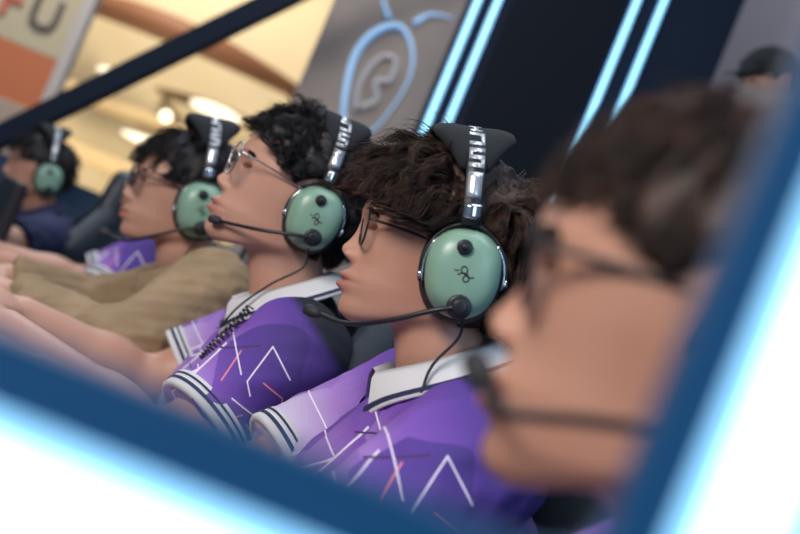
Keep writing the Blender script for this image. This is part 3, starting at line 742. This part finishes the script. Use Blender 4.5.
# coiled cord on C's chest
Cw = [(-.166, 1.69, .957), (-.176, 1.685, .926), (-.190, 1.675, .892), (-.197, 1.67, .868)]
P = smooth_path(Cw, 420); a = np.linspace(0, 2*PI*15, 420); T_ = np.gradient(P, axis=0); T_ /= np.linalg.norm(T_, axis=1)[:, None]
N_ = np.cross(T_, V3(0, 1, 0)); N_ /= np.linalg.norm(N_, axis=1)[:, None]; B_ = np.cross(T_, N_)
g = tube_geo(P+.0048*(np.cos(a)[:, None]*N_+np.sin(a)[:, None]*B_), .0013, 6)
tag(mesh_obj('coiled_cord', g[0], g[1], M['rubber']), 'black coiled headset cord hanging over the chest of the curly-haired player', 'cord')

# ---- desk
M['desk'] = mat('desk_top', (.012, .025, .05), rough=.45); M['blue_panel'] = mat('blue_panel', (.006, .065, .17), rough=.4, bump=(30, .05))
rowd = V3(-.30, .954, 0)
ang = math.atan2(.30, .954)
Rr = rot_z(ang)
g = box_geo((-.74, 2.3, .715), (.62, 3.9, .04), Rr); dk = thing('long_desk', 'dark navy competition desk running along the row of players', 'desk', Matrix.Translation((-.74, 2.3, 0)))
o = mesh_obj('desk_top', g[0]-V3(-.74, 2.3, 0), g[1], M['desk'], dk, smooth=False); bevel(o, .006)
for t in (-1.8, -.6, .6, 1.8):
    p = rowd*t; g = box_geo((p[0], p[1], .3475), (.5, .05, .695), Rr); mesh_obj('desk_leg', g[0], g[1], M['black'], dk, smooth=False)
M['screen'] = mat('screen_dark', (.01, .012, .016), rough=.2)
def monitor(loc, yaw, label):
    r = thing('monitor', label, 'monitor', Matrix.Translation(loc)@Matrix.Rotation(math.radians(yaw), 4, 'Z'), 'monitors on the desk')
    g = box_geo((0, 0, .13), (.03, .50, .21)); bevel(mesh_obj('casing', g[0], g[1], M['black'], r, smooth=False), .008)
    g = box_geo((.016, 0, .13), (.002, .47, .18)); mesh_obj('screen', g[0], g[1], M['screen'], r, smooth=False)
    g = tube_geo([(-.03, 0, .01), (-.03, 0, .16)], .018, 12); mesh_obj('stand', g[0], g[1], M['black'], r)
    g = box_geo((-.02, 0, .008), (.18, .24, .015)); bevel(mesh_obj('foot', g[0], g[1], M['black'], r, smooth=False), .004)
monitor((-1.03, 3.32, .7355), 22, 'dark monitor on the desk at the left edge, before the far players')

# ---- foreground light frame (booth side window): L of blue panel with a lit channel
def emis(name, col, s):
    m = bpy.data.materials.new(name); m.use_nodes = True; b = m.node_tree.nodes['Principled BSDF']
    b.inputs['Base Color'].default_value = (.6, .65, .7, 1); b.inputs['Emission Color'].default_value = (*col, 1); b.inputs['Emission Strength'].default_value = s; return m
M['led'] = emis('led_white', (.42, 1, 1), 2.4); M['led_bloom'] = emis('cyan_bloom', (.0, .52, 1), 1.1)
M['led2'] = emis('led_white_far', (.30, .85, 1), 1.9); M['led2_edge'] = emis('led_cyan_far', (.0, .35, .85), .9)
Yf = .30
fr = thing('booth_light_frame', 'blurred blue booth frame with glowing white strip, across the foreground bottom and right', 'frame', Matrix.Translation((0, Yf, .9)))
def lshape(x0, z0, x1, z1, y0, y1):                         # L band: inner edge x0/z0, outer edge x1/z1
    pts = [(-.75, z0), (x0-.012, z0), (x0-.0035, z0+.0035), (x0, z0+.012), (x0, 1.75), (x1, 1.75), (x1, z1+.02), (x1-.02, z1), (-.75, z1)]
    A = np.array([(x, y0, z) for x, z in pts])-V3(0, Yf, .9); B = np.array([(x, y1, z) for x, z in pts])-V3(0, Yf, .9)
    return loft([A, B], cap0=True, cap1=True)
for nm, d, y0, y1, m in (('panel', (.0710, .9810, .185, .86), Yf, Yf+.012, 'blue_panel'), ('strip_bloom', (.0838, .9630, .1145, .926), Yf-.0015, Yf+.001, 'led_bloom'), ('light_strip', (.0900, .9562, .1085, .9330), Yf-.003, Yf+.001, 'led')):  # cyan bloom around the white strip is built in as a wider glowing band
    g = lshape(*d, y0, y1); mesh_obj(nm, g[0], g[1], M[m], fr, smooth=False)
# a post under the frame so that it stands on the floor
for xp in (.13, -.70): g = box_geo((xp, .006, -.47), (.10, .012, .86)); mesh_obj('post', g[0], g[1], M['blue_panel'], fr, smooth=False)

# ---- backdrop of the booth
M['navy_wall'] = mat('navy_wall', (.004, .013, .034), rough=.6, spec=.2); M['black_wall'] = mat('black_gap', (.001, .004, .011), rough=.7, spec=.2)
M['booth_blue'] = mat('booth_blue', (.004, .035, .085), rough=.6)
M['taupe'] = mat('taupe_wall', (.20, .19, .22), rough=.8); M['banner'] = vary(mat('banner_fabric', (.30, .25, .22), rough=.7), (.25, .20, .175), (.38, .31, .26), 2.2)
def struct_box(name, c, s, m, R=None):
    g = box_geo(c, s, R); return struct(mesh_obj(name, g[0], g[1], M[m], smooth=False))
struct_box('wall_back', (.36, 5.06, 1.9), (1.04, .1, 3.8), 'navy_wall')
struct_box('trim_1', (.22, 4.998, 1.9), (.42, .02, 3.8), 'black_wall')
struct_box('wall_low', (-1.75, 5.2, .51), (2.6, .08, 1.02), 'booth_blue')
struct_box('wall_right', (3.3, 6.6, 2.2), (5.0, .1, 4.4), 'taupe')
for x, z0, z1, lb in ((-.120, 0, 3.6, 'leftmost vertical light strip on the dark booth wall, beside the logo banner'), (-.045, 0, 3.6, 'vertical light strip just right of the leftmost strip'),
                  (.472, 0, 3.6, 'left one of the vertical strip pair right of the black wall panel'), (.573, 0, 3.6, 'rightmost vertical light strip on the dark booth wall')):
    r = thing('light_strip', lb, 'light strip', Matrix.Translation((x, 4.985, z0)), 'vertical light strips on the booth wall')
    h = z1-z0
    g = box_geo((0, -.004, h/2), (.028, .012, h)); mesh_obj('edge_glow', g[0], g[1], M['led2_edge'], r, smooth=False)
    g = box_geo((0, -.012, h/2), (.010, .010, h)); mesh_obj('tube', g[0], g[1], M['led2'], r, smooth=False)
# logo banner
bn = thing('banner', 'beige banner with glowing blue ring emblem left of the light strips', 'banner', Matrix.Translation((-.41, 5.0, 0)))
g = box_geo((0, .03, 1.8), (.50, .03, 3.6)); mesh_obj('fabric', g[0], g[1], M['banner'], bn, smooth=False)
M['logo_blue'] = emis('logo_blue', (.06, .36, .8), .6); M['logo_grey'] = mat('logo_grey', (.55, .52, .52), rough=.6)
t = np.linspace(0, 2*PI, 60)
cx, cz = .035, 1.92
P = np.stack([cx+(.115+.010*np.sin(3*t))*np.cos(t), np.full(60, .008), cz-.05+.235*np.sin(t)], 1)
g = join([tube_geo(P, .009*(1+.6*np.cos(t-2.6)), 8, cap=False), tube_geo(smooth_path([(cx+.05, .008, cz+.22), (cx+.10, .008, cz+.28), (cx+.19, .008, cz+.30)], 12), [.012*(1-.8*q/11) for q in range(12)], 8), tube_geo(smooth_path([(cx-.05, .008, cz+.20), (cx-.10, .008, cz+.26), (cx-.11, .008, cz+.33)], 12), [.010*(1-.8*q/11) for q in range(12)], 8)])
mesh_obj('ring_emblem', g[0], g[1], M['logo_blue'], bn)
P = smooth_path([(cx-.03, .01, cz-.20), (cx-.055, .01, cz-.08), (cx-.02, .01, cz+.04), (cx+.04, .01, cz+.05), (cx+.05, .01, cz-.03), (cx+.0, .01, cz-.06), (cx+.03, .01, cz-.13), (cx-.02, .01, cz-.18)], 40)
g = tube_geo(P, .013, 8); mesh_obj('inner_emblem', g[0], g[1], M['logo_grey'], bn)

# diagonal dark beam
M['beam'] = mat('dark_beam', (.006, .013, .028), rough=.7, spec=.2)
A = V3(-1.70, 4.5, .85); B = V3(-.33, 4.5, 2.43); d = B-A; Lb = np.linalg.norm(d); an = math.atan2(d[2], d[0])
g = box_geo((A+B)/2-V3(0, 0, 0), (Lb, .08, .075), rot_y(-an)); tag(mesh_obj('diagonal_beam', g[0], g[1], M['beam'], smooth=False), 'dark navy diagonal beam rising to the right across the warm background', 'beam')
g = box_geo((-1.62, 4.55, .5), (.12, .1, 1.0)); tag(mesh_obj('beam_support', g[0], g[1], M['beam'], smooth=False), 'dark post carrying the lower end of the diagonal beam', 'post')

# shop sign
sg = thing('shop_sign', 'cream, orange and beige upright sign board with big letters, top left', 'sign', Matrix.Translation((-2.15, 7.0, 0)))
M['cream'] = mat('sign_cream', (.52, .46, .32), rough=.6); M['orange'] = mat('sign_orange', (.55, .17, .075), rough=.6); M['pinkbeige'] = mat('sign_beige', (.42, .33, .27), rough=.6)
M['sign_edge'] = mat('sign_edge', (.50, .47, .45), rough=.5); M['letter'] = mat('letter_grey', (.10, .085, .08), rough=.6); M['letter_red'] = mat('letter_red', (.55, .12, .08), rough=.6); M['letter_blue'] = mat('letter_blue', (.1, .25, .5), rough=.6)
for nm, z0, z1, m in (('upper_board', 1.62, 2.5, 'cream'), ('middle_board', 1.305, 1.615, 'orange'), ('lower_board', .0, 1.30, 'pinkbeige')):
    g = box_geo((-.60, 0, (z0+z1)/2), (1.1, .05, z1-z0)); mesh_obj(nm, g[0], g[1], M[m], sg, smooth=False)
g = box_geo((-.022, 0, 1.25), (.065, .09, 2.5)); mesh_obj('side_trim', g[0], g[1], M['sign_edge'], sg, smooth=False)
def text(ch, size, loc, m, par, ext=.008):
    c = bpy.data.curves.new('t', 'FONT'); c.body = ch; c.size = size; c.extrude = ext; c.align_x = 'CENTER'; c.offset = .004
    o = bpy.data.objects.new('t', c); C.objects.link(o); dg = bpy.context.evaluated_depsgraph_get(); me = bpy.data.meshes.new_from_object(o.evaluated_get(dg))
    bpy.data.objects.remove(o); me.materials.clear(); me.materials.append(M[m]); o = bpy.data.objects.new('letter', me); C.objects.link(o)
    o.rotation_euler = (PI/2, 0, 0); o.location = loc; o.parent = par; return o
text('U', .27, (-.22, -.035, 1.74), 'letter', sg); text('F', .27, (-.42, -.035, 1.74), 'letter_red', sg)

# atrium far behind
M['atrium'] = vary(mat('atrium_plaster', (.66, .56, .38), rough=.9), (.58, .49, .33), (.72, .63, .46), .5)
M['brown'] = mat('brown_beam', (.20, .085, .045), rough=.6); M['cove'] = mat('cove_plaster', (.45, .34, .20), rough=.8)
M['lamp'] = emis('warm_lamp', (1, .85, .55), 2.6); M['lamp2'] = emis('warm_cove_light', (1, .82, .50), 1.05)
struct_box('wall_far', (-4.2, 15, 3.5), (9, .2, 9), 'atrium')
def bowed(name, zc, x0, x1, y, h, m, bow=.25, dep=.5, lab=None, n=30):
    rows = []
    for u in np.linspace(-1, 1, n):
        x = (x0+x1)/2+(x1-x0)/2*u; yy = y-bow*(1-u*u); hh = h*(1-.55*u*u)
        rows.append(np.array([(x, yy, zc-hh/2), (x, yy, zc+hh/2), (x, yy+dep, zc+hh/2), (x, yy+dep, zc-hh/2)]))
    g = loft(rows, cap0=True, cap1=True); return struct(mesh_obj(name, g[0], g[1], M[m]))
bowed('trim_2', 2.95, -4.6, -1.85, 14, .24, 'brown', .8)
bowed('trim_3', 1.95, -6, -1.0, 14, .16, 'cove', .6)
bowed('trim_4', 1.35, -6, -1.0, 14, .20, 'cove', .7)
bowed('trim_5', 2.40, -3.4, -1.2, 14.4, .10, 'cove', .5)
for x, z, rx, rz, nm, lb in ((-2.75, 2.00, .09, .09, 'lamp2', ''),): pass
for i, (x, z, rx, rz, m, lb) in enumerate(((-2.92, 2.05, .06, .06, 'lamp', 'round white downlight glowing below the brown beam'), (-2.45, 2.30, .30, .07, 'lamp2', 'long warm cove light right of the round downlight'),
        (-2.9, 1.72, .4, .05, 'lamp2', 'long warm cove light under the round downlight'), (-3.6, 2.25, .2, .05, 'lamp2', 'warm cove light left of the round downlight'))):
    g = ball_geo((x, 13.3, z), (rx, .06, rz), 24, 12); tag(mesh_obj('ceiling_lamp', g[0], g[1], M[m]), lb, 'lamp', 'warm lamps in the atrium')

# bystander on the stage behind, with cap
struct_box('trim_6', (1.35, 4.35, .32), (1.4, 1.0, .64), 'black_wall')
CAPL = (.95, 3.82, 1.93)
rH, TH, _ = person('person in dark cap standing behind everyone, near the upper right edge', (.90, 4.0), 200, 2.16, dict(yaw=0, pitch=25),
    [CAPL, SHR(CAPL, 20)], [(.87, 3.76, 1.66), (.77, 4.18, 1.66)], [(.66, 3.85, 1.60), (.62, 4.1, 1.60)], 'skinB', ('dark', 'navy_cloth'), 'straight', 'hair_black', 'black hair', res=1.7, seed=23, stand=.64)
def fcap(P):
    p = TH.inv(P); d = sell(p, SC+V3(0, 0, 4), SR+V3(13, 14, 16)); d = smax(d, 58-p[..., 2]-.1*p[..., 0], 6.)
    q = p-np.array([125, 0, 66], np.float32); br = np.maximum(np.sqrt((q[..., 0]/60)**2+(q[..., 1]/62)**2)*60-60, np.abs(q[..., 2]+.002*q[..., 1]**2+.2*q[..., 0])-2.5); br = smax(br, -(p[..., 0]-75), 4.)
    return smin(d, br, 5.)*.001
cc = TH(SC[None])[0]; V, F = nets(fcap, cc-.2, cc+.2, .006); mesh_obj('cap', V, F, M['pad'], rH)
rH['category'] = 'person'

# floor
M['floor'] = mat('dark_floor', (.02, .025, .035), rough=.5, bump=(5, .1)); struct_box('floor', (-1.5, 7.5, -.05), (16, 17, .1), 'floor')

# ------------------------------------------------------------------ lights
def area(name, loc, target, size, power, col):
    l = bpy.data.lights.new(name, 'AREA'); l.energy = power; l.color = col; l.shape = 'RECTANGLE'; l.size = size[0]; l.size_y = size[1]
    o = bpy.data.objects.new(name, l); C.objects.link(o); o.location = loc; d = Vector(target)-Vector(loc); o.rotation_euler = d.to_track_quat('-Z', 'Y').to_euler()
    return o
area('stage_light_front', (-1.9, -1.2, 2.7), (-.1, 1.6, 1.0), (1.6, 1.2), 125, (1, .93, .88))
area('stage_light_top', (.2, 1.6, 3.6), (-.1, 1.8, 1.0), (1.2, 2.4), 34, (.85, .92, 1))
area('stage_light_blue', (1.4, -.6, 1.9), (0, 1.4, .9), (1.2, 1.2), 16, (.45, .7, 1))
area('stage_light_back', (-1.5, 4.0, 3.3), (-.6, 2.6, 1.0), (1.5, .8), 25, (.7, .85, 1))
area('atrium_light', (-4, 10.5, 6.5), (-3.6, 15, 2.2), (5, 2), 620, (1, .86, .64))
area('atrium_uplight', (-3, 12.0, .3), (-3, 15, 2.5), (5, .5), 110, (1, .84, .58))
area('sign_light', (-2.2, 5.2, 4.2), (-2.6, 7, 1.8), (1.2, .6), 85, (1, .93, .85))
area('banner_light', (-.6, 3.9, 3.6), (-.4, 5, 2.0), (.8, .4), 10, (1, .93, .88))
area('right_wall_light', (2.2, 5.2, 4.6), (2.2, 6.6, 2.2), (2, .5), 40, (.95, .95, 1))
w = bpy.data.worlds.new('world'); bpy.context.scene.world = w; w.use_nodes = True
w.node_tree.nodes['Background'].inputs[0].default_value = (.25, .38, .60, 1); w.node_tree.nodes['Background'].inputs[1].default_value = .30

# ------------------------------------------------------------------ camera
cd = bpy.data.cameras.new('camera'); co = bpy.data.objects.new('camera', cd); C.objects.link(co)
co.matrix_world = Matrix.Translation((0, 0, 1.02))@Matrix.Rotation(math.radians(92.15), 4, 'X')@Matrix.Rotation(math.radians(22.5), 4, 'Z')
cd.sensor_width = 36; cd.lens = 36*1250/800; cd.clip_start = .01; cd.clip_end = 100
cd.dof.use_dof = True; cd.dof.focus_distance = 1.42; cd.dof.aperture_fstop = 3.9
sc = bpy.context.scene; sc.camera = co
sc.view_settings.view_transform = 'Standard'; sc.view_settings.look = 'None'; sc.view_settings.gamma = 1; sc.view_settings.use_curve_mapping = False
sc.view_settings.exposure = 0
